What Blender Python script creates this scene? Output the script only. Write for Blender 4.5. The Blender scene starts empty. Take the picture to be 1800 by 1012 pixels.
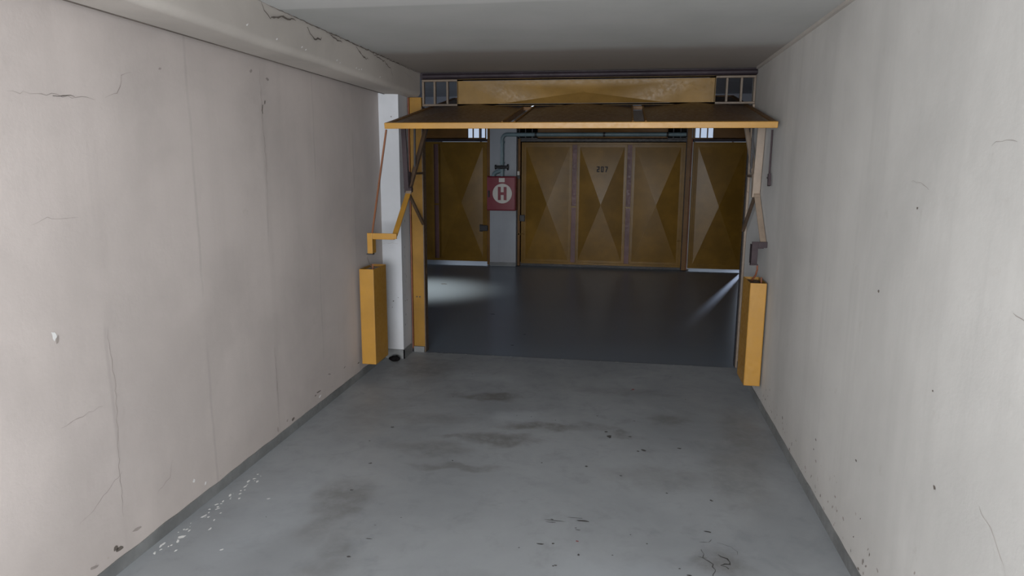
import bpy, bmesh, math, random
from mathutils import Vector, Matrix, noise as mnoise
random.seed(7)
C = bpy.context.scene.collection
sc = bpy.context.scene

# ------------------------------------------------------------------ camera
CX, CH = 1.865, 1.55
pit, yaw, rol = 0.1795, 0.1602, 0.006
fw = Vector((-math.sin(yaw)*math.cos(pit), math.cos(yaw)*math.cos(pit), -math.sin(pit)))
rt = Vector((math.cos(yaw), math.sin(yaw), 0)); up = rt.cross(fw)
r2 = rt*math.cos(rol) + up*math.sin(rol); u2 = up*math.cos(rol) - rt*math.sin(rol)
cam = bpy.data.cameras.new('camera'); co = bpy.data.objects.new('camera', cam); C.objects.link(co)
cam.sensor_width = 36; cam.lens = 1199.2*36/1800; cam.clip_start = .05; cam.clip_end = 100
M = Matrix((r2, u2, -fw)).transposed().to_4x4(); M.translation = (CX, 0, CH)
co.matrix_world = M
sc.camera = co

# ------------------------------------------------------------------ main dimensions (metres)
W = 2.785      # right wall
D = 5.33       # plane of the near garage door opening
HC = 2.243     # ceiling
F = 10.38      # far doors across the aisle
HA = 2.55      # aisle ceiling
YB = -1.7      # rear wall behind the camera
FB = 15.6      # rear wall of the garages across

# ------------------------------------------------------------------ sky, lights, exposure
w = bpy.data.worlds.new('sky'); sc.world = w; w.use_nodes = True
bg = w.node_tree.nodes['Background']; bg.inputs[0].default_value = (.62, .74, .95, 1); bg.inputs[1].default_value = .6
sc.view_settings.view_transform = 'Standard'; sc.view_settings.look = 'None'
sc.view_settings.exposure = 0.2; sc.view_settings.gamma = 1; sc.view_settings.use_curve_mapping = False

def area(name, loc, direction, sx, sy, power, col, spread=math.pi):
    l = bpy.data.lights.new(name, 'AREA'); l.shape = 'RECTANGLE'; l.size = sx; l.size_y = sy
    l.energy = power; l.color = col; l.spread = spread
    o = bpy.data.objects.new(name, l); C.objects.link(o); o.location = loc
    o.rotation_euler = Vector(direction).to_track_quat('-Z', 'Y').to_euler()
    return o
def spot(name, loc, target, power, col, angle, blend, radius):
    l = bpy.data.lights.new(name, 'SPOT'); l.energy = power; l.color = col
    l.spot_size = angle; l.spot_blend = blend; l.shadow_soft_size = radius
    o = bpy.data.objects.new(name, l); C.objects.link(o); o.location = loc
    o.rotation_euler = (Vector(target)-Vector(loc)).to_track_quat('-Z', 'Y').to_euler()
    return o
# daylight through the opening behind the camera, through the far garages' windows and the aisle's ends
area('daylight_rear', (1.45, YB-.12, 1.25), (0, 1, 0), 2.3, 1.7, 295, (.972, .985, 1.0))
area('daylight_far_left', (-1.4, FB+.12, 1.9), (0, -1, 0), 1.9, 1.2, 13, (.72, .83, 1.0))
area('daylight_far_right', (4.15, FB+.12, 1.9), (0, -1, 0), 1.9, 1.2, 13, (.72, .83, 1.0))
area('daylight_aisle_left', (-6.4, 8, 1.5), (1, 0, -.05), 2.2, 1.4, 60, (.80, .88, 1.0))
area('daylight_aisle_right', (9.2, 8, 1.5), (-1, 0, -.05), 2.2, 1.4, 6, (.70, .82, 1.0))
spot('sun_through_door_gap', (5.12, FB-.35, 1.95), (3.635, F, .36), 1300, (.62, .74, 1.0), math.radians(11), 1.0, .09)

# ------------------------------------------------------------------ material helpers
def mat(name):
    m = bpy.data.materials.new(name); m.use_nodes = True
    nt = m.node_tree; b = nt.nodes['Principled BSDF']
    return m, nt, b
def N(nt, t, **kw):
    n = nt.nodes.new(t)
    for k, v in kw.items():
        if k.startswith('i_'): n.inputs[int(k[2:])].default_value = v
        else: setattr(n, k, v)
    return n
def coords(nt, scale=(1, 1, 1)):
    g = N(nt, 'ShaderNodeNewGeometry'); mp = N(nt, 'ShaderNodeMapping')
    mp.inputs['Scale'].default_value = scale
    nt.links.new(g.outputs['Position'], mp.inputs[0]); return mp.outputs[0]
def objcoords(nt, scale=(1, 1, 1)):
    g = N(nt, 'ShaderNodeTexCoord'); mp = N(nt, 'ShaderNodeMapping')
    mp.inputs['Scale'].default_value = scale
    nt.links.new(g.outputs['Object'], mp.inputs[0]); return mp.outputs[0]
def noi(nt, vec, scale, detail=4, rough=.55, dist=0):
    n = N(nt, 'ShaderNodeTexNoise'); n.inputs['Scale'].default_value = scale; n.inputs['Detail'].default_value = detail
    n.inputs['Roughness'].default_value = rough; n.inputs['Distortion'].default_value = dist
    nt.links.new(vec, n.inputs['Vector']); return n.outputs['Fac']
def mr(nt, v, a, b, c=0., d=1., smooth=True):
    n = N(nt, 'ShaderNodeMapRange'); n.interpolation_type = 'SMOOTHSTEP' if smooth else 'LINEAR'
    for i, x in zip((1, 2, 3, 4), (a, b, c, d)): n.inputs[i].default_value = x
    nt.links.new(v, n.inputs[0]); return n.outputs[0]
def math2(nt, op, a, b=None):
    n = N(nt, 'ShaderNodeMath'); n.operation = op
    for i, x in enumerate((a, b)):
        if x is None: continue
        if isinstance(x, (int, float)): n.inputs[i].default_value = x
        else: nt.links.new(x, n.inputs[i])
    return n.outputs[0]
def mix(nt, fac, a, b, mode='MIX'):
    n = N(nt, 'ShaderNodeMix', data_type='RGBA', blend_type=mode)
    if isinstance(fac, (int, float)): n.inputs[0].default_value = fac
    else: nt.links.new(fac, n.inputs[0])
    for i, x in ((6, a), (7, b)):
        if isinstance(x, tuple): n.inputs[i].default_value = x + (1,) if len(x) == 3 else x
        else: nt.links.new(x, n.inputs[i])
    return n.outputs[2]
def bump(nt, b, h, strength, dist):
    n = N(nt, 'ShaderNodeBump'); n.inputs['Strength'].default_value = strength; n.inputs['Distance'].default_value = dist
    nt.links.new(h, n.inputs['Height']); nt.links.new(n.outputs[0], b.inputs['Normal'])

def paint(name, col, rough=.45, var=.25, wear=0., wearcol=(.09, .05, .03), metal=0., bumpy=.1, spec=.5, rv=1.):
    m, nt, b = mat(name); v = coords(nt)
    n1 = noi(nt, v, 3.5, 5, .6); n2 = noi(nt, v, 40, 4, .6)
    c = mix(nt, mr(nt, n1, .3, .75), tuple(x*(1-var) for x in col), tuple(min(1, x*(1+var*.6)) for x in col))
    if wear > 0:
        n3 = noi(nt, v, 14, 8, .72)
        c = mix(nt, mr(nt, n3, .68-wear*.3, .74-wear*.25), c, wearcol)
    nt.links.new(c, b.inputs['Base Color'])
    nt.links.new(mr(nt, n2, .3, .7, rough-.07*rv, rough+.1*rv), b.inputs['Roughness'])
    b.inputs['Metallic'].default_value = metal; b.inputs['Specular IOR Level'].default_value = spec
    if bumpy: bump(nt, b, noi(nt, v, 12, 3), bumpy, .004)
    return m

def plaster(name, col, dirt=(.33, .29, .26), seams=False, streak=.5, basedirt=True, axis='x', top_dirt=False):
    m, nt, b = mat(name); v = coords(nt)
    big = noi(nt, v, 1.1, 5, .6, .3)
    stv = coords(nt, (5, 5, .35)); st = noi(nt, stv, 1.6, 5, .6)
    fine = noi(nt, v, 60, 5, .65); mid = noi(nt, v, 9, 6, .65)
    dk = tuple(x*.82 for x in col)
    c = mix(nt, mr(nt, big, .32, .7), dk, col)
    c = mix(nt, math2(nt, 'MULTIPLY', mr(nt, st, .45, .72), streak), c, tuple(x*.8 for x in col))
    c = mix(nt, math2(nt, 'MULTIPLY', mr(nt, mid, .62, .8), .35), c, dirt)
    sep = N(nt, 'ShaderNodeSeparateXYZ'); nt.links.new(v, sep.inputs[0])
    if basedirt:   # scuffs and splashes low on the wall
        low = mr(nt, sep.outputs[2], .42, .04)
        spk = mr(nt, noi(nt, v, 17, 8, .75), .60, .70)
        c = mix(nt, math2(nt, 'MULTIPLY', math2(nt, 'MULTIPLY', low, spk), .65), c, dirt)
        c = mix(nt, math2(nt, 'MULTIPLY', low, .18), c, dirt)
    h = math2(nt, 'ADD', math2(nt, 'MULTIPLY', fine, .25), math2(nt, 'MULTIPLY', mid, .8))
    if seams:      # joints of the 0.6 m wall blocks showing through the plaster
        wob = math2(nt, 'MULTIPLY', math2(nt, 'SUBTRACT', noi(nt, v, 2.5, 4), .5), .05)
        f = math2(nt, 'FRACT', math2(nt, 'DIVIDE', math2(nt, 'ADD', math2(nt, 'SUBTRACT', sep.outputs[1], 2.165-.3+6.05), wob), .605))
        dd = math2(nt, 'ABSOLUTE', math2(nt, 'SUBTRACT', f, .5))
        ln = mr(nt, dd, .022, .003)
        msk = mr(nt, noi(nt, v, 1.7, 4), .42, .62)
        lm = math2(nt, 'MULTIPLY', ln, msk)
        c = mix(nt, math2(nt, 'MULTIPLY', lm, .35), c, tuple(x*.62 for x in col))
        ridge = mr(nt, dd, .1, .0)
        h = math2(nt, 'ADD', h, math2(nt, 'MULTIPLY', ridge, .35))
    nt.links.new(c, b.inputs['Base Color']); b.inputs['Roughness'].default_value = .85
    b.inputs['Specular IOR Level'].default_value = .25
    bump(nt, b, h, .22, .006)
    return m

M_wl = plaster('plaster_left', (.503, .453, .430), seams=True, streak=.25)
M_wr = plaster('plaster_right', (.53, .52, .50), streak=.5)
M_ceil = None
M_beam = plaster('plaster_beam', (.47, .435, .40), basedirt=False, streak=0.1)
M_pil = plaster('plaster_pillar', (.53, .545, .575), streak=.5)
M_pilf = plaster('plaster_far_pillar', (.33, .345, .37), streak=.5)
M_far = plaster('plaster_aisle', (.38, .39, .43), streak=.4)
M_in = plaster('plaster_inside', (.62, .62, .62), streak=.2)

def ceiling_mat():
    m, nt, b = mat('ceiling_paint'); v = coords(nt)
    sep = N(nt, 'ShaderNodeSeparateXYZ'); nt.links.new(v, sep.inputs[0])
    big = noi(nt, v, 1.3, 5, .6); fine = noi(nt, v, 45, 5, .6)
    c = mix(nt, mr(nt, big, .3, .7), (.36, .365, .352), (.41, .41, .40))
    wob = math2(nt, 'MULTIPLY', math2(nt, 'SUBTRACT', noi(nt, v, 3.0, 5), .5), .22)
    door_brown = mr(nt, math2(nt, 'ADD', sep.outputs[1], wob), 4.22, 4.5)      # darker and browner slab next to the door
    c = mix(nt, math2(nt, 'MULTIPLY', door_brown, .75), c, (.25, .215, .19))
    near = mr(nt, math2(nt, 'ADD', sep.outputs[1], math2(nt, 'MULTIPLY', wob, .1)), 3.12, 3.085)   # slab joint: whiter colour on the camera side
    c = mix(nt, math2(nt, 'MULTIPLY', near, .8), c, (.50, .50, .49))
    nt.links.new(c, b.inputs['Base Color']); b.inputs['Roughness'].default_value = .8
    b.inputs['Specular IOR Level'].default_value = .25
    bump(nt, b, math2(nt, 'ADD', math2(nt, 'MULTIPLY', fine, .3), big), .25, .006)
    return m
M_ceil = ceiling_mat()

def floor_mat(name, c1, c2, r1, r2, blobs, stain, light=None, bmp=.08, mott=.4):
    m, nt, b = mat(name); v = coords(nt)
    big = noi(nt, v, .9, 6, .6, .4); mid = noi(nt, v, 6, 7, .65, .3); fine = noi(nt, v, 90, 4, .6)
    c = mix(nt, mr(nt, big, .3, .7), c1, c2)
    c = mix(nt, math2(nt, 'MULTIPLY', mr(nt, mid, .5, .75), mott), c, tuple(x*.72 for x in c1))
    # warped coordinates for the stains
    nv = N(nt, 'ShaderNodeTexNoise'); nv.inputs['Scale'].default_value = 5; nv.inputs['Detail'].default_value = 6
    nt.links.new(v, nv.inputs['Vector'])
    sub = N(nt, 'ShaderNodeVectorMath', operation='SUBTRACT'); nt.links.new(nv.outputs['Color'], sub.inputs[0]); sub.inputs[1].default_value = (.5, .5, .5)
    scl = N(nt, 'ShaderNodeVectorMath', operation='SCALE'); nt.links.new(sub.outputs[0], scl.inputs[0]); scl.inputs['Scale'].default_value = .28
    add = N(nt, 'ShaderNodeVectorMath', operation='ADD'); nt.links.new(v, add.inputs[0]); nt.links.new(scl.outputs[0], add.inputs[1])
    acc = None; accl = None
    for (x, y, rx, ry, s) in blobs:
        a = N(nt, 'ShaderNodeVectorMath', operation='SUBTRACT'); nt.links.new(add.outputs[0], a.inputs[0]); a.inputs[1].default_value = (x, y, 0)
        d = N(nt, 'ShaderNodeVectorMath', operation='DIVIDE'); nt.links.new(a.outputs[0], d.inputs[0]); d.inputs[1].default_value = (rx, ry, 1)
        l = N(nt, 'ShaderNodeVectorMath', operation='LENGTH'); nt.links.new(d.outputs[0], l.inputs[0])
        k = mr(nt, l.outputs['Value'], 1.15, .35, 0, abs(s))
        if s > 0: acc = k if acc is None else math2(nt, 'MAXIMUM', acc, k)
        else: accl = k if accl is None else math2(nt, 'MAXIMUM', accl, k)
    ro = mr(nt, mid, .3, .7, r1, r2)
    if acc is not None:
        brk = mr(nt, noi(nt, v, 11, 6, .7), .3, .62)
        acc = math2(nt, 'MULTIPLY', acc, math2(nt, 'ADD', math2(nt, 'MULTIPLY', brk, .6), .4))
        c = mix(nt, acc, c, stain); ro = math2(nt, 'ADD', ro, math2(nt, 'MULTIPLY', acc, .15))
    if accl is not None: c = mix(nt, accl, c, light)
    nt.links.new(c, b.inputs['Base Color']); nt.links.new(ro, b.inputs['Roughness'])
    b.inputs['Specular IOR Level'].default_value = .5 if bmp else .38
    if bmp: bump(nt, b, math2(nt, 'ADD', math2(nt, 'MULTIPLY', fine, .15), mid), bmp, .003)
    return m
M_floor = floor_mat('garage_floor_paint', (.205, .218, .232), (.272, .287, .300), .42, .6,
    [(1.0, 4.33, .28, .09, .75), (.72, 3.9, .3, .12, .3), (1.42, 3.86, .3, .07, .65), (1.22, 3.63, .25, .09, .6), (.85, 3.45, .3, .1, .4),
     (.95, 3.62, .12, .05, .5), (1.05, 3.25, .3, .05, .45), (1.88, 3.8, .08, .08, .5), (2.18, 4.1, .14, .09, .45), (1.75, 3.9, .2, .06, .3),
     (.62, 2.75, .14, .35, .45), (.75, 2.35, .1, .3, .3), (2.1, 3.3, .4, .15, .25), (2.28, 2.55, .14, .12, .5), (2.5, 3.4, .2, .5, .3),
     (2.6, 3.95, .15, .5, .35), (.35, 4.9, .35, .3, .45), (1.9, 4.6, .5, .1, .2), (1.5, 2.25, .5, .1, .2), (.35, 3.95, .25, .5, .2),
     (1.25, 4.0, .22, .1, -.35), (.9, 4.75, .3, .12, -.25), (1.9, 2.35, .35, .2, -.25), (.35, 2.6, .2, .5, -.25)],
    (.095, .088, .080), light=(.36, .39, .42))
def aisle_mat():
    m, nt, b = mat('aisle_floor_paint'); v = coords(nt)
    big = noi(nt, v, .8, 3, .5)
    nt.links.new(mix(nt, mr(nt, big, .3, .7), (.118, .150, .190), (.132, .168, .210)), b.inputs['Base Color'])
    b.inputs['Roughness'].default_value = .28; b.inputs['Specular IOR Level'].default_value = .45
    return m
M_aisle = aisle_mat()
M_base = paint('baseboard_grey', (.165, .17, .17), .6, .3, wear=.12, wearcol=(.3, .3, .3))

YEL = (.36, .185, .027)
M_yel = paint('yellow_enamel', YEL, .38, .12, wear=.05, wearcol=(.25, .13, .04))
M_ydoor = paint('ochre_door_sheet', (.185, .098, .014), .31, .22, wear=.0, metal=.0, bumpy=0, spec=.16, rv=.15)
M_yold = paint('old_ochre_paint', (.20, .118, .032), .46, .25, spec=.25, wear=.12, wearcol=(.16, .10, .07))
M_ybr = paint('brown_ochre_frame', (.15, .068, .013), .45, .25, wear=.1, spec=.25)
M_jamb = paint('jamb_ochre', (.24, .125, .018), .4, .2, wear=.04, spec=.3)
M_brn = paint('dark_brown_steel', (.085, .055, .035), .5, .3, wear=.15, wearcol=(.2, .12, .08))
M_tan = paint('worn_tan_steel', (.27, .21, .16), .5, .3, wear=.28, wearcol=(.17, .12, .09))
M_rust = paint('rusty_red_brown', (.20, .065, .03), .6, .3, wear=.2, wearcol=(.08, .03, .02))
M_mauve = paint('mauve_primer', (.13, .055, .055), .5, .3, wear=.12)
M_grille = paint('grille_bar_paint', (.13, .095, .065), .5, .25, wear=.12)
M_dark = paint('black_iron', (.018, .016, .018), .5, .3)
M_plum = paint('dark_plum_steel', (.028, .020, .026), .55, .4, spec=.25)
M_plate = paint('grey_brown_plate', (.042, .030, .034), .6, .2, spec=.2)
M_red = paint('hydrant_red', (.16, .004, .016), .35, .1)
M_white = paint('white_label', (.50, .47, .43), .5, .05)
M_pipe = paint('grey_blue_pipe', (.13, .19, .21), .4, .2)
M_rub = paint('black_rubber', (.006, .005, .005), .95, .3, spec=.1)
M_crack = paint('crack_dirt', (.30, .265, .245), .9, .3)
M_crackd = paint('crack_dark', (.13, .11, .095), .9, .3)
M_chip = paint('white_chips', (.68, .68, .67), .8, .1)
M_scuff = paint('tyre_scuffs', (.05, .048, .047), .7, .2)
M_redm = paint('red_spots', (.22, .07, .075), .8, .2)
M_wire = paint('steel_wire', (.25, .22, .2), .4, .2, metal=.6)
M_dig = paint('stencil_black', (.008, .005, .004), .6, .1)

# ------------------------------------------------------------------ mesh helpers
class MB:
    def __init__(s): s.v = []; s.f = []; s.m = []
    def add(s, vs, fs, mi=0):
        o = len(s.v); s.v += [tuple(v) for v in vs]
        for f in fs: s.f.append(tuple(i+o for i in f)); s.m.append(mi)
    def box(s, x0, y0, z0, x1, y1, z1, mi=0):
        v = [(x, y, z) for z in (z0, z1) for y in (y0, y1) for x in (x0, x1)]
        s.add(v, [(0, 2, 3, 1), (4, 5, 7, 6), (0, 1, 5, 4), (2, 6, 7, 3), (0, 4, 6, 2), (1, 3, 7, 5)], mi); return s
    def bar(s, a, b, wd, th, upv=(1, 0, 0), mi=0):
        """flat bar from a to b, width wd across, thickness th along upv"""
        a = Vector(a); b = Vector(b); d = (b-a).normalized(); u = Vector(upv); u = (u-d*u.dot(d)).normalized(); k = d.cross(u)
        v = []
        for p in (a, b):
            for i, j in ((-1, -1), (1, -1), (1, 1), (-1, 1)): v.append(p+k*(i*wd/2)+u*(j*th/2))
        s.add(v, [(3, 2, 1, 0), (4, 5, 6, 7), (0, 1, 5, 4), (1, 2, 6, 5), (2, 3, 7, 6), (3, 0, 4, 7)], mi); return s
    def tube(s, pts, r, n=14, mi=0, caps=True):
        pts = [Vector(p) for p in pts]; rings = []; u = None
        for i, p in enumerate(pts):
            d = (pts[min(i+1, len(pts)-1)]-pts[max(i-1, 0)]).normalized()
            if u is None: u = d.orthogonal().normalized()
            u = (u-d*u.dot(d)).normalized(); k = d.cross(u)
            rr = r[i] if isinstance(r, (list, tuple)) else r
            rings.append([p+(u*math.cos(t)+k*math.sin(t))*rr for t in [2*math.pi*j/n for j in range(n)]])
        v = [q for g in rings for q in g]; f = []
        for i in range(len(pts)-1):
            for j in range(n): f.append((i*n+j, i*n+(j+1) % n, (i+1)*n+(j+1) % n, (i+1)*n+j))
        if caps: f.append(tuple(range(n-1, -1, -1))); f.append(tuple((len(pts)-1)*n+j for j in range(n)))
        s.add(v, f, mi); return s
    def disc(s, c, nrm, r, th, n=40, mi=0):
        c = Vector(c); nrm = Vector(nrm).normalized(); return s.tube([c, c+nrm*th], r, n, mi)
    def build(s, name, mats, parent=None, bevel=0, smooth=False, seg=2):
        me = bpy.data.meshes.new(name); me.from_pydata(s.v, [], s.f)
        if not isinstance(mats, (list, tuple)): mats = [mats]
        for m in mats: me.materials.append(m)
        me.polygons.foreach_set('material_index', s.m)
        if smooth: me.polygons.foreach_set('use_smooth', [True]*len(s.f))
        me.update()
        o = bpy.data.objects.new(name, me); C.objects.link(o)
        if parent: o.parent = parent
        if bevel:
            b = o.modifiers.new('bevel', 'BEVEL'); b.width = bevel; b.segments = seg; b.limit_method = 'ANGLE'; b.angle_limit = .7
        if smooth:
            e = o.modifiers.new('edges', 'EDGE_SPLIT'); e.split_angle = .7
        return o
def struct(o, name=None): o['kind'] = 'structure'; return o
def empty(name, label, cat, loc=(0, 0, 0), group=None):
    o = bpy.data.objects.new(name, None); C.objects.link(o); o.location = loc; o.empty_display_size = .1
    o['label'] = label; o['category'] = cat
    if group: o['group'] = group
    return o
def tag(o, label, cat, group=None):
    o['label'] = label; o['category'] = cat
    if group: o['group'] = group
    return o

def crack(mb, pts, to3, wd, mi, jit=.012, seed=0, taper=True):
    """ragged thin crack in a surface: pts are 2-D, to3 maps them to the surface"""
    rnd = random.Random(seed); P = []
    for (a, b) in zip(pts[:-1], pts[1:]):
        n = max(2, int(math.hypot(b[0]-a[0], b[1]-a[1])/.02))
        for i in range(n):
            t = i/n; P.append((a[0]+(b[0]-a[0])*t+rnd.uniform(-jit, jit)*.5, a[1]+(b[1]-a[1])*t+rnd.uniform(-jit, jit)*.5))
    P.append(pts[-1]); v = []; n = len(P)
    for i, p in enumerate(P):
        q0 = P[max(0, i-1)]; q1 = P[min(n-1, i+1)]; dx, dy = q1[0]-q0[0], q1[1]-q0[1]; l = math.hypot(dx, dy) or 1
        k = wd*.7*(rnd.uniform(.35, 1.2))*(math.sin(math.pi*(i+.5)/n)**.5 if taper else 1)/2
        v += [to3(p[0]-dy/l*k, p[1]+dx/l*k), to3(p[0]+dy/l*k, p[1]-dx/l*k)]
    mb.add(v, [(2*i, 2*i+1, 2*i+3, 2*i+2) for i in range(n-1)], mi)
def fleck(mb, c, rx, ry, to3, mi, seed=0, ang=0):
    rnd = random.Random(seed); n = 9; v = []
    for j in range(n):
        t = 2*math.pi*j/n; k = rnd.uniform(.55, 1.1); x = math.cos(t)*rx*k; y = math.sin(t)*ry*k
        v.append(to3(c[0]+x*math.cos(ang)-y*math.sin(ang), c[1]+x*math.sin(ang)+y*math.cos(ang)))
    mb.add(v, [tuple(range(n))], mi)

# ------------------------------------------------------------------ the room
e = .0008
# left wall with its cracks and flaking spots
wl = MB().box(-.12, YB, 0, 0, 5.118, HC)
L3 = lambda y, z: (e, y, z)
crack(wl, [(3.382, 2.04), (3.385, 1.84), (3.395, 1.55), (3.39, 1.3)], L3, .004, 1, seed=1)
crack(wl, [(3.39, 1.84), (3.392, 1.80)], L3, .012, 2, seed=2)
crack(wl, [(1.88, 1.76), (2.02, 1.765), (2.15, 1.768), (2.23, 1.765)], L3, .003, 1, seed=3)
crack(wl, [(2.05, 1.767), (2.14, 1.768)], L3, .006, 2, seed=4)
crack(wl, [(2.28, 1.775), (2.35, 1.80), (2.375, 1.87), (2.43, 1.885)], L3, .004, 1, seed=5)
crack(wl, [(2.18, .95), (2.19, .7), (2.17, .45), (2.165, .2)], L3, .004, 1, seed=6)
crack(wl, [(1.93, .66), (2.03, .665), (2.12, .665)], L3, .003, 1, seed=7)
crack(wl, [(1.96, .28), (2.08, .33), (2.18, .38)], L3, .003, 1, seed=8)
crack(wl, [(3.375, .55), (3.38, .3), (3.375, .17)], L3, .005, 1, seed=9)
crack(wl, [(1.9, 1.35), (1.95, 1.365), (2.1, 1.36)], L3, .0025, 1, seed=29)
crack(wl, [(2.36, .2), (2.44, .23), (2.47, .3)], L3, .003, 1, seed=30)
for i, (y, z, a, b, mi) in enumerate([(3.537, .075, .02, .012, 2), (3.47, .092, .014, .008, 1), (3.886, .125, .03, .006, 2), (3.84, .115, .015, .005, 2),
        (2.128, .09, .028, .01, 2), (2.11, .10, .012, .012, 2), (2.226, .115, .03, .008, 1), (2.6, .14, .012, .012, 3), (2.68, .09, .008, .01, 3), (1.943, .976, .012, .02, 3),
        (1.955, .96, .006, .02, 1), (3.36, .08, .012, .02, 1), (4.05, .19, .03, .006, 1), (4.3, .16, .02, .006, 1), (2.0, .09, .03, .006, 1), (3.9, .09, .02, .008, 3),
        (3.46, 1.98, .02, .01, 1), (3.3, 2.0, .015, .01, 1), (3.42, 1.86, .006, .014, 2), (2.6, 1.92, .01, .006, 1), (4.55, .12, .02, .005, 2)]):
    fleck(wl, (y, z), a, b, L3, mi, seed=i, ang=.3*math.sin(i*3))
struct(wl.build('wall_left', [M_wl, M_crack, M_crackd, M_chip]))
# right wall
wr = MB().box(W, YB, 0, W+.15, 5.5, HC)
R3 = lambda y, z: (W-e, y, z)
crack(wr, [(1.75, 1.21), (1.69, 1.20), (1.62, 1.20)], R3, .003, 1, seed=11)
crack(wr, [(1.78, .70), (1.70, .665), (1.63, .60)], R3, .0035, 1, seed=12)
crack(wr, [(2.42, 1.5), (2.34, 1.505), (2.28, 1.48)], R3, .0025, 1, seed=13)
crack(wr, [(1.95, 1.6), (1.9, 1.615), (1.83, 1.61)], R3, .002, 1, seed=14)
rnd = random.Random(5)
for i in range(95):
    y = 1.9+rnd.random()**1.1*2.9; z = .055+abs(rnd.gauss(0, .085)); s = rnd.uniform(.003, .010)
    fleck(wr, (y, z), s*1.3, s*rnd.uniform(.4, 1), R3, rnd.choice((1, 1, 2)), seed=100+i, ang=rnd.random()*3)
for i, (y, z, s) in enumerate([(2.652, .434, .007), (2.019, .634, .007), (2.599, 1.107, .007), (2.35, 1.42, .005), (1.95, .28, .01), (3.18, .3, .007), (2.1, .9, .004)]):
    fleck(wr, (y, z), s*1.5, s, R3, 2, seed=300+i)
struct(wr.build('wall_right', [M_wr, M_crack, M_crackd]))
# rear wall behind the camera with its daylight opening
rw = MB(); rw.box(-.12, YB-.1, 0, .3, YB, HC).box(2.6, YB-.1, 0, W+.15, YB, HC).box(.3, YB-.1, 0, 2.6, YB, .4).box(.3, YB-.1, 2.1, 2.6, YB, HC)
struct(rw.build('wall_rear', M_in))
wf = MB()
for x in (.3, 1.03, 1.82, 2.55): wf.box(x, YB-.07, .4, x+.05, YB-.03, 2.1)
for z in (.4, 2.05): wf.box(.3, YB-.07, z, 2.6, YB-.03, z+.05)
struct(wf.build('window_1', M_far))
# ceiling: 1.25 m slabs with joints
ce = MB()
ys = [YB-.1, -.65, .6, 1.85, 3.09, 4.34, D]
for i, (a, b) in enumerate(zip(ys[:-1], ys[1:])):
    dz = 0
    ce.box(-.12, a, HC+dz, W+.15, b-.0, HC+.12)
ce.box(-.12, YB-.1, HC+.007, W+.15, D, HC+.13)
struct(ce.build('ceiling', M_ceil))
# cove strip in the corner over the right wall
struct(MB().box(W-.018, YB, HC-.016, W, D-.06, HC+.002).build('trim_1', M_beam))
# beam along the left wall, rounded lower edge, crumbling along its top
bm_ = MB(); prof = [(0, 2.088), (.052, 2.088), (.056, 2.066)]
for k in range(9):
    t = math.radians(-90+k*90/8); prof.append((.268-.035+.035*math.cos(t), 2.064+.035+.035*math.sin(t)))
prof += [(.266, 2.15), (.268, 2.2), (.272, HC+.01), (0, HC+.01)]
ny = 60; y0, y1 = YB, 5.335; v = []
for i in range(ny+1):
    y = y0+(y1-y0)*i/ny
    for j, (x, z) in enumerate(prof):
        k = mnoise.noise(Vector((x*7, y*1.7, z*7)))*.006 if 2 < j < len(prof)-2 else 0
        v.append((x+k, y, z+k*.7))
n = len(prof); f = [(i*n+j, i*n+(j+1) % n, (i+1)*n+(j+1) % n, (i+1)*n+j) for i in range(ny) for j in range(n)]
f += [tuple(range(n)), tuple(ny*n+j for j in range(n-1, -1, -1))]
bm_.add(v, f)
B3 = lambda y, z: (.279, y, z)
U3 = lambda y, x: (x, y, 2.056)
crack(bm_, [(2.93, 2.235), (2.95, 2.205), (3.0, 2.186), (3.03, 2.20), (3.12, 2.215), (3.25, 2.222)], B3, .013, 2, seed=21)
crack(bm_, [(3.36, 2.22), (3.40, 2.195), (3.44, 2.175), (3.50, 2.178), (3.53, 2.195)], B3, .013, 2, seed=22)
crack(bm_, [(3.62, 2.235), (3.7, 2.222), (3.8, 2.215)], B3, .012, 2, seed=23)
crack(bm_, [(4.0, 2.222), (4.07, 2.2), (4.12, 2.18), (4.2, 2.182)], B3, .012, 2, seed=24)
crack(bm_, [(4.28, 2.225), (4.5, 2.21), (4.62, 2.18), (4.65, 2.14)], B3, .011, 2, seed=25)
crack(bm_, [(1.5, 2.238), (2.6, 2.24), (3.3, 2.237)], B3, .004, 1, seed=26, jit=.004)
crack(bm_, [(3.0, 2.238), (4.0, 2.236), (5.3, 2.234)], B3, .010, 2, seed=27, jit=.006)
crack(bm_, [(4.9, 2.2), (5.1, 2.17)], B3, .005, 1, seed=28)
for i, (y, z) in enumerate([(3.05, 2.105), (3.3, 2.11), (3.34, 2.104), (3.72, 2.108), (3.76, 2.1), (4.0, 2.104), (4.04, 2.1), (4.08, 2.107), (4.4, 2.1), (2.8, 2.12)]):
    fleck(bm_, (y, z), .012, .004, B3, 3, seed=400+i, ang=.5)
struct(bm_.build('beam', [M_beam, M_crack, M_crackd, M_chip], smooth=True))
# dark open joint between beam and wall; recess shade painted on the strip
jb = MB()
for k, (a, b) in enumerate([(YB, 2.6), (2.6, 3.7), (3.7, 5.1)]):
    jb.box(.052, a, 2.0625, .0575, b, 2.09)
jb.box(0, YB, 2.078, .004, 5.1, 2.09)
jb.box(.004, YB, 2.083, .052, 5.1, 2.09, 1)
struct(jb.build('trim_2', [M_crackd, paint('recess_shade', (.27, .235, .21), .9, .3)]))

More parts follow.
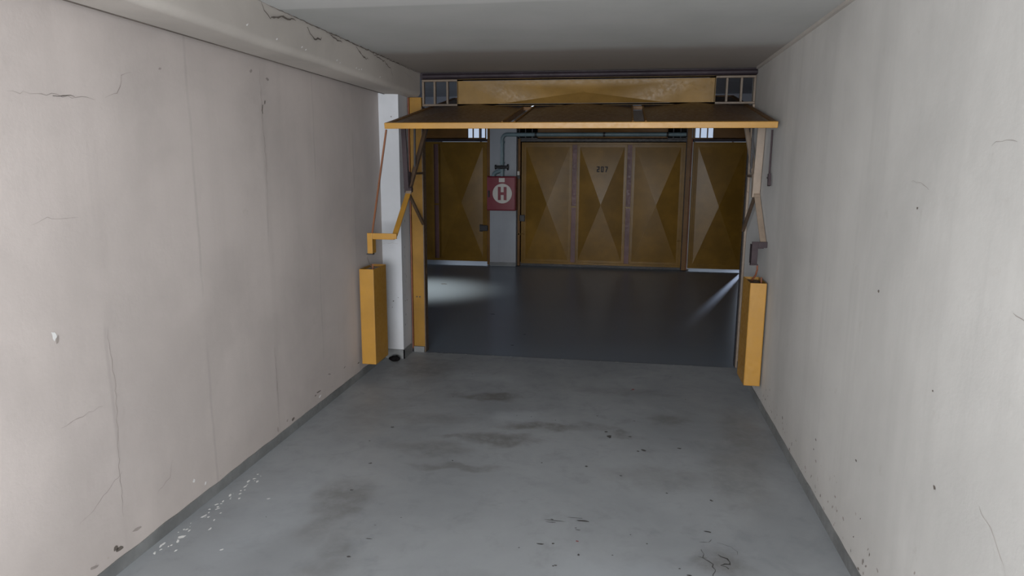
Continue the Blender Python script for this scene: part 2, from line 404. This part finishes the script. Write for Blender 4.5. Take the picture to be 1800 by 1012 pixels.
# pillar left of the opening, its grey painted foot
p = MB().box(-.24, 5.118, 0, .157, 5.5, 2.075)
P3 = lambda x, z: (x, 5.118-e, z); PS = lambda y, z: (.157+e, y, z)
crack(p, [(.01, .93), (.06, .935), (.13, .93)], P3, .003, 1, seed=31)
for i, (x, z, s) in enumerate([(.08, .47, .006), (.12, .5, .004), (.07, .42, .004), (.1, 1.9, .006)]): fleck(p, (x, z), s, s, P3, 2, seed=500+i)
for i in range(26):
    fleck(p, (rnd.uniform(5.13, 5.24), rnd.uniform(.1, 1.9)), rnd.uniform(.003, .008), rnd.uniform(.004, .014), PS, rnd.choice((1, 2)), seed=520+i)
crack(p, [(5.13, 2.03), (5.15, 1.7), (5.14, 1.3), (5.16, .9)], PS, .004, 1, seed=32)
struct(p.build('pillar', [M_pil, M_crack, M_crackd], bevel=0))
# skirtings painted floor grey
def skirting(name, x0, y0, x1, y1, h=.058):
    mb = MB(); along_y = abs(y1-y0) > abs(x1-x0); n = max(2, int(max(abs(y1-y0), abs(x1-x0))/.04)); rr = random.Random(name)
    for i in range(n):
        t0, t1 = i/n, (i+1)/n
        ha = h+mnoise.noise(Vector((t0*n*.3, len(name), 0)))*.007; hb = h+mnoise.noise(Vector((t1*n*.3, len(name), 0)))*.007
        if along_y:
            a, b = y0+(y1-y0)*t0, y0+(y1-y0)*t1
            v = [(x0, a, 0), (x1, a, 0), (x1, a, ha), (x0, a, ha), (x0, b, 0), (x1, b, 0), (x1, b, hb), (x0, b, hb)]
        else:
            a, b = x0+(x1-x0)*t0, x0+(x1-x0)*t1
            v = [(a, y0, 0), (a, y1, 0), (a, y1, ha), (a, y0, ha), (b, y0, 0), (b, y1, 0), (b, y1, hb), (b, y0, hb)]
        mb.add(v, [(0, 1, 2, 3), (7, 6, 5, 4), (1, 5, 6, 2), (3, 2, 6, 7), (0, 3, 7, 4)])
    return struct(mb.build(name, M_base))
skirting('baseboard_left', -.001, YB, .007, 5.118, .052)
skirting('baseboard_right', W+.001, YB, W-.007, 5.33, .052)
skirting('baseboard_pillar_front', -.0, 5.118, .165, 5.110, .075)
skirting('baseboard_pillar_side', .156, 5.110, .165, 5.30, .075)

# floors
fl = MB().box(-.12, YB-.1, -.1, W+.15, D, 0)
F3 = lambda x, y: (x, y, e)
marks = [(1.613, 2.781, .05, .003, 0, 1), (1.60, 2.765, .03, .0025, 0, 1), (1.736, 2.80, .035, .007, 0, 1), (1.70, 2.82, .05, .0025, .02, 1), (1.574, 2.583, .02, .005, -.05, 1), (1.625, 2.595, .009, .006, 0, 1),
         (1.60, 2.79, .01, .004, 0, 1), (1.72, 2.72, .012, .003, 0, 1), (1.71, 2.735, .005, .003, 0, 1), (1.722, 2.63, .008, .007, 0, 2), (1.735, 2.53, .006, .008, .3, 1), (1.65, 2.44, .008, .004, 0, 1), (1.642, 2.435, .005, .004, 0, 1),
         (2.272, 2.80, .018, .006, -.3, 1), (2.01, 2.66, .005, .005, 0, 1), (1.87, 2.55, .006, .004, .4, 1), (1.49, 2.54, .006, .004, 0, 1), (1.3, 2.3, .01, .005, 0, 1), (1.31, 2.29, .006, .003, 0, 1), (.83, 2.36, .01, .008, 0, 1),
         (.86, 2.5, .02, .003, 0, 1), (1.81, 3.85, .012, .01, 1, 1), (1.83, 3.78, .015, .025, 0, 1), (1.95, 3.8, .012, .008, 0, 1), (2.02, 3.62, .014, .02, .6, 1), (1.99, 3.6, .008, .01, 0, 1), (2.22, 3.68, .016, .01, 0, 1), (1.974, 4.66, .012, .02, 0, 2),
         (.55, 3.7, .012, .01, 0, 1), (.60, 3.2, .014, .008, .3, 1), (1.72, 3.36, .01, .01, 0, 1), (1.9, 3.28, .008, .006, 0, 1), (2.32, 3.09, .012, .008, -.8, 1), (2.13, 2.5, .006, .004, 0, 1), (.62, 2.9, .012, .008, 0, 1)]
for i, (x, y, a, b, an, mi) in enumerate(marks): fleck(fl, (x, y), a, b, F3, mi, seed=600+i, ang=an)
# the cracked spot at the near right
crack(fl, [(2.23, 2.66), (2.235, 2.62), (2.225, 2.59), (2.26, 2.555), (2.265, 2.52), (2.258, 2.46), (2.27, 2.42)], F3, .006, 1, jit=.012, seed=41)
crack(fl, [(2.29, 2.635), (2.32, 2.60), (2.33, 2.57), (2.30, 2.555), (2.32, 2.53)], F3, .014, 1, jit=.016, seed=42)
crack(fl, [(2.25, 2.59), (2.21, 2.60)], F3, .004, 1, seed=43)
crack(fl, [(2.30, 2.72), (2.36, 2.70), (2.37, 2.64)], F3, .003, 1, seed=44)
crack(fl, [(2.23, 2.71), (2.27, 2.72), (2.28, 2.74)], F3, .005, 1, seed=45)
fleck(fl, (2.165, 2.46), .014, .006, F3, 1, seed=700); fleck(fl, (2.17, 2.44), .03, .006, F3, 1, seed=702); fleck(fl, (2.18, 2.42), .02, .008, F3, 1, seed=701)
# white plaster crumbs along the left wall
rnd = random.Random(11)
for i in range(46):
    t = rnd.random(); y = 2.25+t*.75; x = .03+.05*t+abs(rnd.gauss(0, .035)); s = rnd.uniform(.002, .007)
    fleck(fl, (x, y), s, s*rnd.uniform(.8, 3), F3, 3, seed=800+i, ang=rnd.gauss(0, .3))
for i, (x, y, s) in enumerate([(.30, 2.32, .006), (.27, 2.75, .005), (.08, 2.38, .012), (.33, 2.12, .007)]): fleck(fl, (x, y), s*1.8, s, F3, 3, seed=860+i, ang=.8)
for i in range(26):
    fleck(fl, (.3+rnd.random()*2.3, 2.2+rnd.random()*2.9), rnd.uniform(.002, .006), rnd.uniform(.002, .008), F3, 1, seed=900+i, ang=rnd.random()*3)
# chipped paint edge at the threshold
for i in range(16):
    t = (rnd.random()**2); fleck(fl, (.33+t*2.3, D-.006), rnd.uniform(.006, .02), .004, F3, 3, seed=950+i)
struct(fl.build('floor', [M_floor, M_scuff, M_redm, M_chip]))
af = MB().box(-7, D, -.1, 9.5, FB+.3, -.006)
A3 = lambda x, y: (x, y, -.006+e)
for i, (x, y, s) in enumerate([(-.43, 8.58, .03), (1.0, 6.1, .01), (.95, 5.7, .012), (.55, 6.9, .02)]): fleck(af, (x, y), s*1.6, s, A3, 1, seed=970+i)
struct(af.build('aisle_floor', [M_aisle, M_scuff]))

# aisle: near side wall, ceiling, ends
struct(MB().box(-7, D+.04, 0, -.24, 5.5, HA).box(-.24, 5.34, 2.26, 2.935, 5.5, HA).box(W+.15, D+.04, 0, 9.5, 5.5, HA).build('wall_aisle_near', M_far))
struct(MB().box(-7, D+.02, HA, 9.5, FB+.3, HA+.1).build('ceiling_aisle', M_far))
for nm, x in (('wall_aisle_left', -7), ('wall_aisle_right', 9.4)):
    struct(MB().box(x, 5.5, 0, x+.1, F, HA).build(nm, M_far))
# far side wall: pillar, thin party walls, upper beam, blind walls further along
fwl = MB()
fwl.box(-7, F, 0, -2.7, F+.2, HA)
fwl.box(-2.7, F, 2.17, 9.5, F+.2, HA)
fwl.box(5.36, F, 0, 9.5, F+.2, HA)
struct(fwl.build('wall_aisle_far', M_far))
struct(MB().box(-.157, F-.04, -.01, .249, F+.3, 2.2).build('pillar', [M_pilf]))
skirting('baseboard_far_pillar', -.160, F-.04, .252, F-.046, .05)
struct(MB().box(-2.7, F-.02, 2.175, 5.4, F, 2.325).build('trim_4', M_brn))   # dark fascia above the transoms
# garages across the aisle
gi = MB()
gi.box(-.05, F+.3, 0, .05, FB, HA); gi.box(2.77, F+.12, 0, 2.87, FB, HA); gi.box(-2.8, F, 0, -2.7, FB, HA); gi.box(5.36, F+.2, 0, 5.46, FB, HA)
struct(gi.build('wall_party', M_in))
gb = MB()
for x0, x1, a, b in ((-2.8, .0, -2.35, -.45), (2.82, 5.46, 3.2, 5.1)):
    gb.box(x0, FB, 0, a, FB+.1, HA).box(b, FB, 0, x1, FB+.1, HA).box(a, FB, 0, b, FB+.1, 1.3).box(a, FB, 2.5, b, FB+.1, HA)
gb.box(0, FB, 0, 2.82, FB+.1, HA)
struct(gb.build('wall_far_rear', M_in))
for k, a in enumerate((-2.35, 3.2)):
    m = MB()
    for x in (a, a+.93, a+1.86): m.box(x, FB+.02, 1.3, x+.04, FB+.06, 2.5)
    m.box(a, FB+.02, 1.3, a+1.9, FB+.06, 1.34).box(a, FB+.02, 2.46, a+1.9, FB+.06, 2.5)
    struct(m.build('window_%d' % (k+2), M_far))

# ------------------------------------------------------------------ garage doors
def envelope(x0, x1, z0, z1, hump, margin=.035, n=1):
    """pressed sheet: flat margin and a shallow four-sided pyramid, outside face towards -y"""
    mb = MB(); xa, xb, za, zb = x0+margin, x1-margin, z0+margin, z1-margin; xm, zm = (x0+x1)/2, (z0+z1)/2
    v = [(x0, 0, z0), (x1, 0, z0), (x1, 0, z1), (x0, 0, z1), (xa, 0, za), (xb, 0, za), (xb, 0, zb), (xa, 0, zb), (xm, -hump, zm)]
    f = [(0, 1, 5, 4), (1, 2, 6, 5), (2, 3, 7, 6), (3, 0, 4, 7), (4, 5, 8), (5, 6, 8), (6, 7, 8), (7, 4, 8)]
    mb.add(v, f)
    t = .0015
    mb.add([(a, b+t, c) for a, b, c in v], [tuple(reversed(q)) for q in f])
    return mb
def garage_door(label, w, h, name='garage_door', loc=(0, 0, 0), closed_gaps=True, open_gaps=(), m_sheet=None, m_rail=None, hump=.045, front_rail=None, t=.038):
    m_sheet = m_sheet or M_ydoor; m_rail = m_rail or M_ydoor
    r = empty(name, label, 'garage door', loc)
    rail = .035; gap = .086; st = .012
    MB().box(0, 0, 0, w, t, rail).build('bottom_rail', m_rail, r, bevel=.003)
    MB().box(0, 0, h-rail, w, t, h).build('top_rail', front_rail or m_rail, r, bevel=.003)
    for x in (0, w-rail): MB().box(x, .001, rail, x+rail, t-.001, h-rail).build('side_rail', m_rail, r, bevel=.003)
    pw = (w-2*rail-2*gap)/3
    for k in range(3):
        x0 = rail+k*(pw+gap); x1 = x0+pw
        s = envelope(x0, x1, rail, h-rail, hump).build('panel', m_sheet, r); s.location.y = .006
        if k < 2:
            for xx in (x1-.003, x1+gap-st+.003): MB().box(xx, -.004, rail, xx+st, t-.002, h-rail).build('stile', m_rail, r, bevel=.002)
            MB().box(x1, -.002, h*.48-.012, x1+gap, t*.6, h*.48+.014).build('crossbar', m_rail, r, bevel=.002)
            if closed_gaps and k not in open_gaps:
                MB().box(x1+st-.006, .006, rail, x1+gap-st+.006, .010, h-rail).build('gap_strip', M_mauve, r)
    return r, pw, gap, rail

# our door, swung up under the ceiling: its top edge hangs nearest the camera
DW, DH = 2.44, 1.86
d0, pw, gp, rl = garage_door('open yellow tilt-up garage door hanging level under the near ceiling, seen edge on', DW, DH,
    closed_gaps=False, m_sheet=paint('brown_tinted_sheet', (.12, .065, .028), .42, .25, wear=.05), m_rail=M_ybr, hump=.03, front_rail=M_yel)
al = math.atan(.178)
ez = Vector((0, -math.cos(al), -math.sin(al))); ey = Vector((0, math.sin(al), -math.cos(al))); ex = Vector((-1, 0, 0))
Md = Matrix((ex, ey, ez)).transposed().to_4x4()
Md.translation = Vector((2.755, 4.35, 1.808)) - ez*DH
d0.matrix_world = Md

# far doors
FY = F+.03
dc, *_ = garage_door('closed ochre garage door numbered 207, right of the red hydrant cabinet', 2.42, 1.84, loc=(.318, FY, .035))
dl, *_ = garage_door('closed ochre garage door left of the red hydrant cabinet, light showing under it', 2.424, 1.837, loc=(-2.638, FY, .045))
dr, *_ = garage_door('closed ochre garage door at far right across the aisle, cut off by the wall', 2.42, 1.852, loc=(2.845, FY, .030), open_gaps=(0,))
for q in (dc, dl, dr): q['group'] = 'closed garage doors across the aisle'
# stencilled number on the centre sheet: flat strokes lying on the pyramid facet
def strokes(mb, segs, x0, z0, s, y):
    for (a, b, c, d) in segs: mb.box(x0+a*s, y, z0+b*s, x0+c*s, y+.002, z0+d*s)
numo = MB(); Z0 = 1.487; S = .084
two = [(0, .8, .5, 1), (.3, .5, .5, .9), (.1, .4, .5, .6), (0, .1, .2, .5), (0, 0, .5, .2)]
zero = [(0, .08, .2, .92), (.32, .08, .52, .92), (.06, .84, .46, 1), (.06, 0, .46, .16)]
seven = [(0, .8, .5, 1), (.3, .55, .5, .86), (.2, .28, .4, .58), (.12, 0, .32, .3)]
for k, g in enumerate((two, zero, seven)): strokes(numo, g, 1.137+k*.060, Z0-.082, S, -.0165)
no = numo.build('number', M_dig, dc); no['label'] = 'black stencilled number 207'
# handles and locks of the far doors
def lock(parent, x, z, w_, h_, name='lock', d=.03, m=M_dark): return MB().box(x-w_/2, -d, z-h_/2, x+w_/2, 0, z+h_/2).build(name, m, parent, bevel=.006)
lock(dc, .015, .70, .09, .10)
lock(dc, -.03, .455, .05, .03, 'latch', .03, M_yold); lock(dc, .03, .455, .05, .012, 'bolt', .02, M_yold)
lock(dl, 2.38, .525, .14, .09); lock(dl, 2.33, .525, .05, .11, 'lock_plate', .02)
lock(dr, -.055, 1.32, .06, .06, 'lock', .03); lock(dc, 2.38, .4, .06, .012, 'bolt', .02, M_yold)

# transom panels with barred openings at both ends
def transom(label, x0, x1, z0, z1, y, convex=True, msheet=None, ends=(True, True), bars=M_grille):
    r = empty('transom_panel', label, 'transom', (x0, y, z0)); w_ = x1-x0; h = z1-z0; fr = .016; gl = .285
    MB().box(0, 0, 0, w_, .03, fr).build('bottom_bar', bars, r, bevel=.002)
    MB().box(0, 0, h-fr, w_, .03, h).build('top_bar', bars, r, bevel=.002)
    for s in (0, 1):
        for k in range(3):
            xx = (.0, .092, .194)[k]; xx = xx if s == 0 else w_-xx-.016
            MB().box(xx, 0, fr, xx+.016, .03, h-fr).build('grille_bar', bars, r, bevel=.002)
    sh = MB(); a, b = gl, w_-gl; hm = .028 if convex else -.085
    xm, zm = (a+b)/2, h*.52
    v = [(a, 0, 0), (b, 0, 0), (b, 0, h), (a, 0, h), (a+.32, 0, .012), (b-.32, 0, .012), (b-.04, 0, h-.012), (a+.04, 0, h-.012), (xm, -hm, zm)]
    fcs = [(0, 1, 5, 4), (1, 2, 6, 5), (2, 3, 7, 6), (3, 0, 4, 7), (4, 5, 8), (5, 6, 8), (6, 7, 8), (7, 4, 8)]
    sh.add(v, [fcs[0]]); sh.add([v[4], v[5], v[8]], [(0, 1, 2)]); sh.add(v, fcs[1:4]+fcs[5:]); sh.add([(p_[0], p_[1]+.002, p_[2]) for p_ in v], [tuple(reversed(q)) for q in fcs])
    # a folded return closes the sheet's ends
    for xe in (a, b): sh.box(xe-.004, 0, 0, xe+.004, .03, h)
    so = sh.build('sheet', msheet or M_yold, r)
    for k in range(2, 8): so.data.polygons[k].use_smooth = True
    return r
transom('ochre sheet transom with barred ends above the open door', .283, 2.782, 1.992, 2.192, D+.0, convex=False)
for lb, x0, x1 in (('ochre transom over the far left garage door, white light in its bars', -2.66, -.225),
                   ('ochre transom over the door numbered 207, behind the grey pipe', .28, 2.75),
                   ('ochre transom over the far right garage door, white light in its bars', 2.825, 5.34)):
    tq = transom(lb, x0, x1, 1.925, 2.155, F+.0, bars=M_dark if '207' in lb else M_ybr, msheet=M_ybr); tq['group'] = 'transoms over the garage doors across the aisle'

# door frames
def frame(label, parts, loc, m):
    r = empty('door_frame', label, 'door frame', loc)
    for nm, b_, mm in parts: MB().box(*b_).build(nm, mm, r, bevel=.003)
    return r
def frame_(*a):
    q = frame(*a); q['group'] = 'door frames across the aisle'; return q
fr = frame('yellow steel frame of the open doorway, standing beside the white pillar', [
    ('jamb', (.178, 0, .05, .274, .05, 2.06), M_jamb),
    ('jamb_edge', (.165, -.006, .03, .174, .05, 2.06), M_rust),
    ('jamb_edge', (.157, .01, .0, .166, .05, 2.06), M_dark),
    ('jamb_lip', (.268, .0, .0, .279, .085, 1.99), M_brn),
    ('foot', (.178, -.012, -.0, .268, .05, .05), M_base),
    ('jamb', (2.768, 0, 0, 2.784, .06, 1.99), M_tan),
    ('jamb_lip', (2.763, .03, 0, 2.768, .08, 1.99), M_dark),
    ('header', (.27, .0, 2.195, 2.784, .05, 2.243), M_plum)], (0, D, 0), M_ydoor)
mb = MB().tube([(.3, -.028, 2.212), (2.78, -.028, 2.212)], .018, 14); mb.build('torsion_tube', M_plum, fr, smooth=True)
mb = MB()
for x in (.21, .235): mb.disc((x, .001, .47), (0, -1, 0), .006, .004, 12)
mb.build('bolt', M_dark, fr)
frame_('brown steel frame around the door numbered 207', [
    ('jamb', (.268, .0, 0, .305, .06, 1.93), M_ybr), ('jamb_edge', (.249, .0, 0, .266, .06, 1.95), M_dark), ('jamb', (2.748, -.002, 0, 2.81, .06, 2.16), M_ybr), ('header', (.3, .015, 1.885, 2.748, .06, 1.925), M_dark),
    ('jamb_edge', (2.738, .0, 0, 2.748, .06, 1.925), M_dark), ('jamb_edge', (2.812, .01, 0, 2.826, .06, 1.93), M_rust), ('switch', (.262, -.03, 1.385, .298, 0, 1.445), M_white), ('switch_base', (.262, -.03, 1.33, .305, 0, 1.383), M_dark)], (0, F, 0), M_ybr)
frame_('brown steel frame of the far left garage door', [
    ('jamb', (-.207, 0, 0, -.158, .06, 2.16), M_ybr), ('header', (-2.66, .01, 1.885, -.21, .06, 1.925), M_plum), ('jamb', (-2.70, 0, 0, -2.65, .06, 2.16), M_ybr)], (0, F, 0), M_ybr)
frame_('brown steel frame of the far right garage door', [
    ('header', (2.83, .01, 1.885, 5.34, .06, 1.925), M_plum), ('jamb', (5.29, 0, 0, 5.35, .06, 2.16), M_ybr)], (0, F, 0), M_ybr)
# dark closure behind door 207 (its garage is unlit and its lower edge sealed)
struct(MB().box(.26, F+.075, -.01, 2.82, F+.12, .05).build('trim_3', M_dark))

# ------------------------------------------------------------------ lever mechanism
def lever(label, s, X, xb, loc_y, mw, mu, Pz=1.36):
    """s=+1 left, -1 right; X plane of the arm, xb plane of the counterweight"""
    P = Vector((X, 4.93, Pz)); A = Vector((X, 4.57, 1.05)); T = Vector((X if s > 0 else X-.016, 5.53 if s < 0 else 5.42, 1.93 if s < 0 else 1.85))
    k0 = -s; r = empty('lever_arm', label, 'lever arm', tuple(P)); rel = lambda q: tuple(Vector(q)-P)
    o = MB().bar(rel(A), rel(P), .010, .038); o.bar(rel(A+Vector((.016*k0, .016, .0))), rel(P+Vector((.016*k0, .016, 0))), .034, .006); o.build('weight_arm', mw, r, bevel=.002)
    MB().bar(rel(P), rel(T), .03, .03).build('door_arm', mu, r, bevel=.002)
    MB().disc(rel(P+Vector((-.022, 0, 0))), (1, 0, 0), .022, .044, 20).build('pivot_pin', M_plate, r, bevel=.002)
    MB().bar(rel(P+(A-P)*.10), rel(P+(A-P)*-.03), .014, .042).build('worn_tip', M_tan, r, bevel=.002)
    # cross plate towards the weight and a drop plate
    x0, x1 = sorted((X, xb)); mc = mw if s > 0 else M_plate
    MB().box(x0-P.x-.005, A.y-P.y-.02, A.z-P.z-.019, x1-P.x+.02, A.y-P.y-.008, A.z-P.z+.019).box(x0-P.x, A.y-P.y-.02, A.z-P.z-.024, x1-P.x, A.y-P.y+.03, A.z-P.z-.018, ).build('cross_plate', mc, r, bevel=.002)
    MB().box(xb-P.x-.019, A.y-P.y-.026, A.z-P.z-.125, xb-P.x+.019, A.y-P.y-.012, A.z-P.z+.02).box(xb-P.x+.012*s, A.y-P.y-.02, A.z-P.z-.125, xb-P.x+.019*s, A.y-P.y+.045, A.z-P.z+.0).build('drop_plate', mc if s > 0 else M_plate, r, bevel=.002)
    k = -1 if s > 0 else 1
    h = MB(); h.bar(rel((xb-.024, A.y-.018, A.z-.128)), rel((xb+.024, A.y-.018, A.z-.128)), .03, .008, (0, 0, 1))
    h.build('hook_plate', M_dark if s > 0 else M_plate, r)
    x_h = xb+.022*k
    pts = [(x_h, A.y-.018, A.z-.127), (x_h+.002*k, A.y-.018, A.z-.16), (x_h+.0, A.y+.01, A.z-.2), (x_h-.014*k, A.y+.06, A.z-.245)]
    MB().tube([rel(q) for q in pts], .0035 if s > 0 else .006, 10).build('hook', M_wire if s > 0 else M_rust, r, smooth=True)
    return r
lever('bright yellow cranked lever arm beside the white pillar, left counterweight hooked on it', 1, .292, .118, 0, M_yel, M_brn)
lever('worn tan cranked lever arm against the right wall, right counterweight hooked on it', -1, 2.763, 2.708, 0, M_tan, M_tan, 1.375)
def bracket(label, X, m1, m2, s, hw=.034):
    P = Vector((X, 4.94, 1.36)); r = empty('pivot_bracket', label, 'bracket', tuple(P)); rel = lambda q: tuple(Vector(q)-P)
    MB().bar(rel((X, 4.94, 1.345)), rel((X, 5.325, 1.07)), .02, .022).build('lower_brace', m1, r, bevel=.002)
    MB().bar(rel((X, 4.95, 1.475)), rel((X, 5.335, 1.475)), .016, .008).build('upper_brace', m1, r, bevel=.001)
    MB().bar(rel((X, 4.86, 1.88)), rel((X, 4.92, 1.34)), .02, hw).build('hanger', m2, r, bevel=.002)
    MB().bar(rel((X+.014*s, 5.10, 1.93)), rel((X+.014*s, 5.08, 1.5)), .014, .014).build('guide_rod', M_dark, r)
    MB().bar(rel((X, 4.93, 1.335)), rel((X, 4.95, 1.49)), .04, hw).build('pivot_plate', m2, r, bevel=.002)
    return r
bracket('dark brown pivot bracket on the left door frame, above the yellow lever arm', .276, M_brn, M_plate, 1)
bracket('tan pivot bracket at the right wall, above the tan lever arm', 2.757, M_brn, M_tan, -1, .05)
# tie rods from the door's near corners to the levers
tr = MB(); a, b = Vector((.325, 4.362, 1.765)), Vector((.135, 4.555, 1.07)); tr.bar(a, b, .011, .011)
tag(tr.build('tie_rod', paint('orange_rod', (.17, .06, .022), .55, .2, wear=.3, wearcol=(.12, .04, .03))), 'thin orange-brown rod from the open door\'s left corner down to the yellow lever', 'rod')
tg = MB(); tg.bar((2.766, 4.56, 1.50), (2.766, 4.545, 1.425), .028, .016).tube([(2.766, 4.565, 1.77), (2.766, 4.56, 1.46)], .006, 8)
tg.disc((2.752, 4.556, 1.475), (1, 0, 0), .006, .02, 12)
tag(tg.build('turnbuckle', M_plate), 'small dark steel strap on the right wall beside the tan lever', 'strap')

# counterweights: open-topped sheet boxes with ballast inside
def weight(label, x0, x1, y0, y1, z0, z1, m, fill, hook_x):
    r = empty('counterweight', label, 'counterweight', ((x0+x1)/2, (y0+y1)/2, z0)); cx, cy = (x0+x1)/2, (y0+y1)/2
    a, b, c, d, h, t = x0-cx, x1-cx, y0-cy, y1-cy, z1-z0, .003
    mb = MB(); mb.box(a, c, 0, b, d, t)
    mb.box(a, c, t, a+t, d, h).box(b-t, c, t, b, d, h).box(a+t, c, t, b-t, c+t, h).box(a+t, d-t, t, b-t, d, h)
    mb.build('casing', m, r, bevel=.0015)
    bl = MB(); n = 9; v = []
    for j in range(n):
        for i in range(n):
            v.append((a+t+(b-a-2*t)*i/(n-1), c+t+(d-c-2*t)*j/(n-1), h-.018+mnoise.noise(Vector((i*.9, j*.9, x0)))*.01))
    bl.add(v, [(j*n+i, j*n+i+1, (j+1)*n+i+1, (j+1)*n+i) for j in range(n-1) for i in range(n-1)])
    bl.build('ballast', fill, r)
    MB().tube([(hook_x-cx, y0+.06-cy, h-.02), (hook_x-cx, y0+.06-cy, h+.03)], .005, 10).build('eye', M_rust, r)
    return r
weight('yellow box-shaped counterweight hanging beside the left wall and white pillar', .030, .136, 4.55, 4.81, .115, .812, M_yel, M_tan, .11)
weight('yellow box-shaped counterweight hanging against the right wall', 2.672, 2.772, 4.42, 4.68, .150, .822, M_yel, M_brn, 2.748)

# ------------------------------------------------------------------ fire hydrant cabinet, its pipe and valve
hx0, hx1, hz0, hz1, hy = -.165, .272, .86, 1.37, F-.25
cab = empty('hydrant_cabinet', 'red fire hydrant cabinet with a white disc lettered H on the far pillar', 'cabinet', ((hx0+hx1)/2, F-.04, hz0))
cx = (hx0+hx1)/2; ox, oz, oy = cx, hz0, F-.04
MB().box(hx0-ox, hy+.012-oy, 0, hx1-ox, 0, hz1-hz0).build('casing', M_red, cab, bevel=.012, seg=3)
MB().box(hx0-ox+.012, hy-oy, .012, hx1-ox-.012, hy+.012-oy, hz1-hz0-.012).build('door', M_red, cab, bevel=.006)
dd = MB().disc((.072-ox, hy-.001-oy, 1.117-oz), (0, -1, 0), .146, .003, 48).build('disc', M_white, cab)
lt = MB(); c0 = (.072-ox, 1.117-oz)
lt.box(c0[0]-.066, hy-.007-oy, c0[1]-.098, c0[0]-.022, hy-.004-oy, c0[1]+.098).box(c0[0]+.022, hy-.007-oy, c0[1]-.098, c0[0]+.066, hy-.004-oy, c0[1]+.098).box(c0[0]-.022, hy-.007-oy, c0[1]-.022, c0[0]+.022, hy-.004-oy, c0[1]+.02)
lo = lt.build('letter', M_red, dd); lo['label'] = 'dark red capital letter H'
MB().box(.02-ox, hy-.003-oy, 1.285-oz, .108-ox, hy-oy, 1.345-oz).build('sticker', M_white, cab)
MB().box(-.145-ox, hy-.012-oy, 1.06-oz, -.118-ox, hy-oy, 1.16-oz).build('handle', M_plate, cab, bevel=.004)
pp = empty('water_pipe', 'grey-blue water pipe rising from the red cabinet and running over door 207', 'pipe', (.055, F-.16, 1.37))
el = [(0, 0, .0), (0, 0, .54)] + [(.07-.07*math.cos(t), 0, .54+.07*math.sin(t)) for t in [math.radians(15*k) for k in range(1, 7)]] + [(2.66, 0, .61)]
MB().tube(el, .029, 16).build('pipe', M_pipe, pp, smooth=True)
sd = [(-.13, 0, -.01), (-.125, 0, .03), (-.10, 0, .055), (-.06, 0, .07), (-.0, 0, .09)]
MB().tube(sd, .032, 14).build('elbow', M_pipe, pp, smooth=True)
for zz in (.09, .2, .5): MB().tube([(0, 0, zz-.015), (0, 0, zz+.015)], .037, 16).build('collar', M_pipe, pp, smooth=True)
for xx in (.5, 1.5, 2.4): MB().tube([(xx-.015, 0, .61), (xx+.015, 0, .61)], .034, 16).build('clamp', M_dark, pp, smooth=True)
vl = MB().tube([(-.085, -.06, .135), (.10, -.06, .135)], .022, 14).tube([(0, -.06, .135), (0, 0, .135)], .03, 12)
vl.tube([(-.10, -.06, .135), (-.082, -.06, .135)], .034, 14).tube([(.085, -.06, .135), (.103, -.06, .135)], .045, 16)
vo = vl.build('valve', M_dark, pp, smooth=True); vo['label'] = 'black iron valve with a small handwheel'

# ceiling lamp in the aisle, glimpsed through the open door's slots
lm = empty('tube_lamp', 'long pale lamp fitting on the aisle ceiling, glimpsed through slots in the open door', 'lamp', (1.3, 8.3, 2.18))
MB().box(-1.25, -.05, .06, .05, .05, .11).build('housing', M_white, lm, bevel=.006)
m_, nt_, b_ = mat('lamp_tube'); b_.inputs['Base Color'].default_value = (.8, .85, .9, 1); b_.inputs['Emission Color'].default_value = (.75, .86, 1, 1); b_.inputs['Emission Strength'].default_value = .8
MB().tube([(-1.2, 0, .03), (0, 0, .03)], .025, 14).build('tube', m_, lm, smooth=True)
for x in (-1.0, -.2): MB().box(x-.006, -.006, .11, x+.006, .006, HA-2.18).build('hanger', M_dark, lm)
# unseen spot and lamp body, added for the light pool on the aisle
spot('floor_pool_spot', (-1.05, 8.05, 2.40), (-.66, 8.15, 0), 520, (1.0, .93, .80), math.radians(48), 1.0, .2)
dn = MB().tube([(-1.05, 8.05, 2.43), (-1.05, 8.05, HA)], .1, 24)
tag(dn.build('added_lamp_body', M_white, smooth=True), 'small round lamp body added out of view high in the aisle, left of the doorway', 'lamp')

# black rubber lump at the pillar foot
def lump():
    bm = bmesh.new(); bmesh.ops.create_icosphere(bm, subdivisions=4, radius=1)
    for v_ in bm.verts:
        q = v_.co.copy(); lob = 1+.25*math.cos(2*math.atan2(q.y, q.x)); k = 1+.18*mnoise.noise(q*2.2)
        v_.co = Vector((q.x*.036*lob*k, q.y*.026*k, max(-.020, q.z*.024*k*(1+.3*q.x))))
    me = bpy.data.meshes.new('rubber_buffer'); bm.to_mesh(me); bm.free(); me.materials.append(M_rub)
    for p_ in me.polygons: p_.use_smooth = True
    o = bpy.data.objects.new('rubber_buffer', me); C.objects.link(o); o.location = (.105, 5.03, .0215); return o
tag(lump(), 'small black rubbery lump on the floor at the foot of the white pillar', 'buffer')
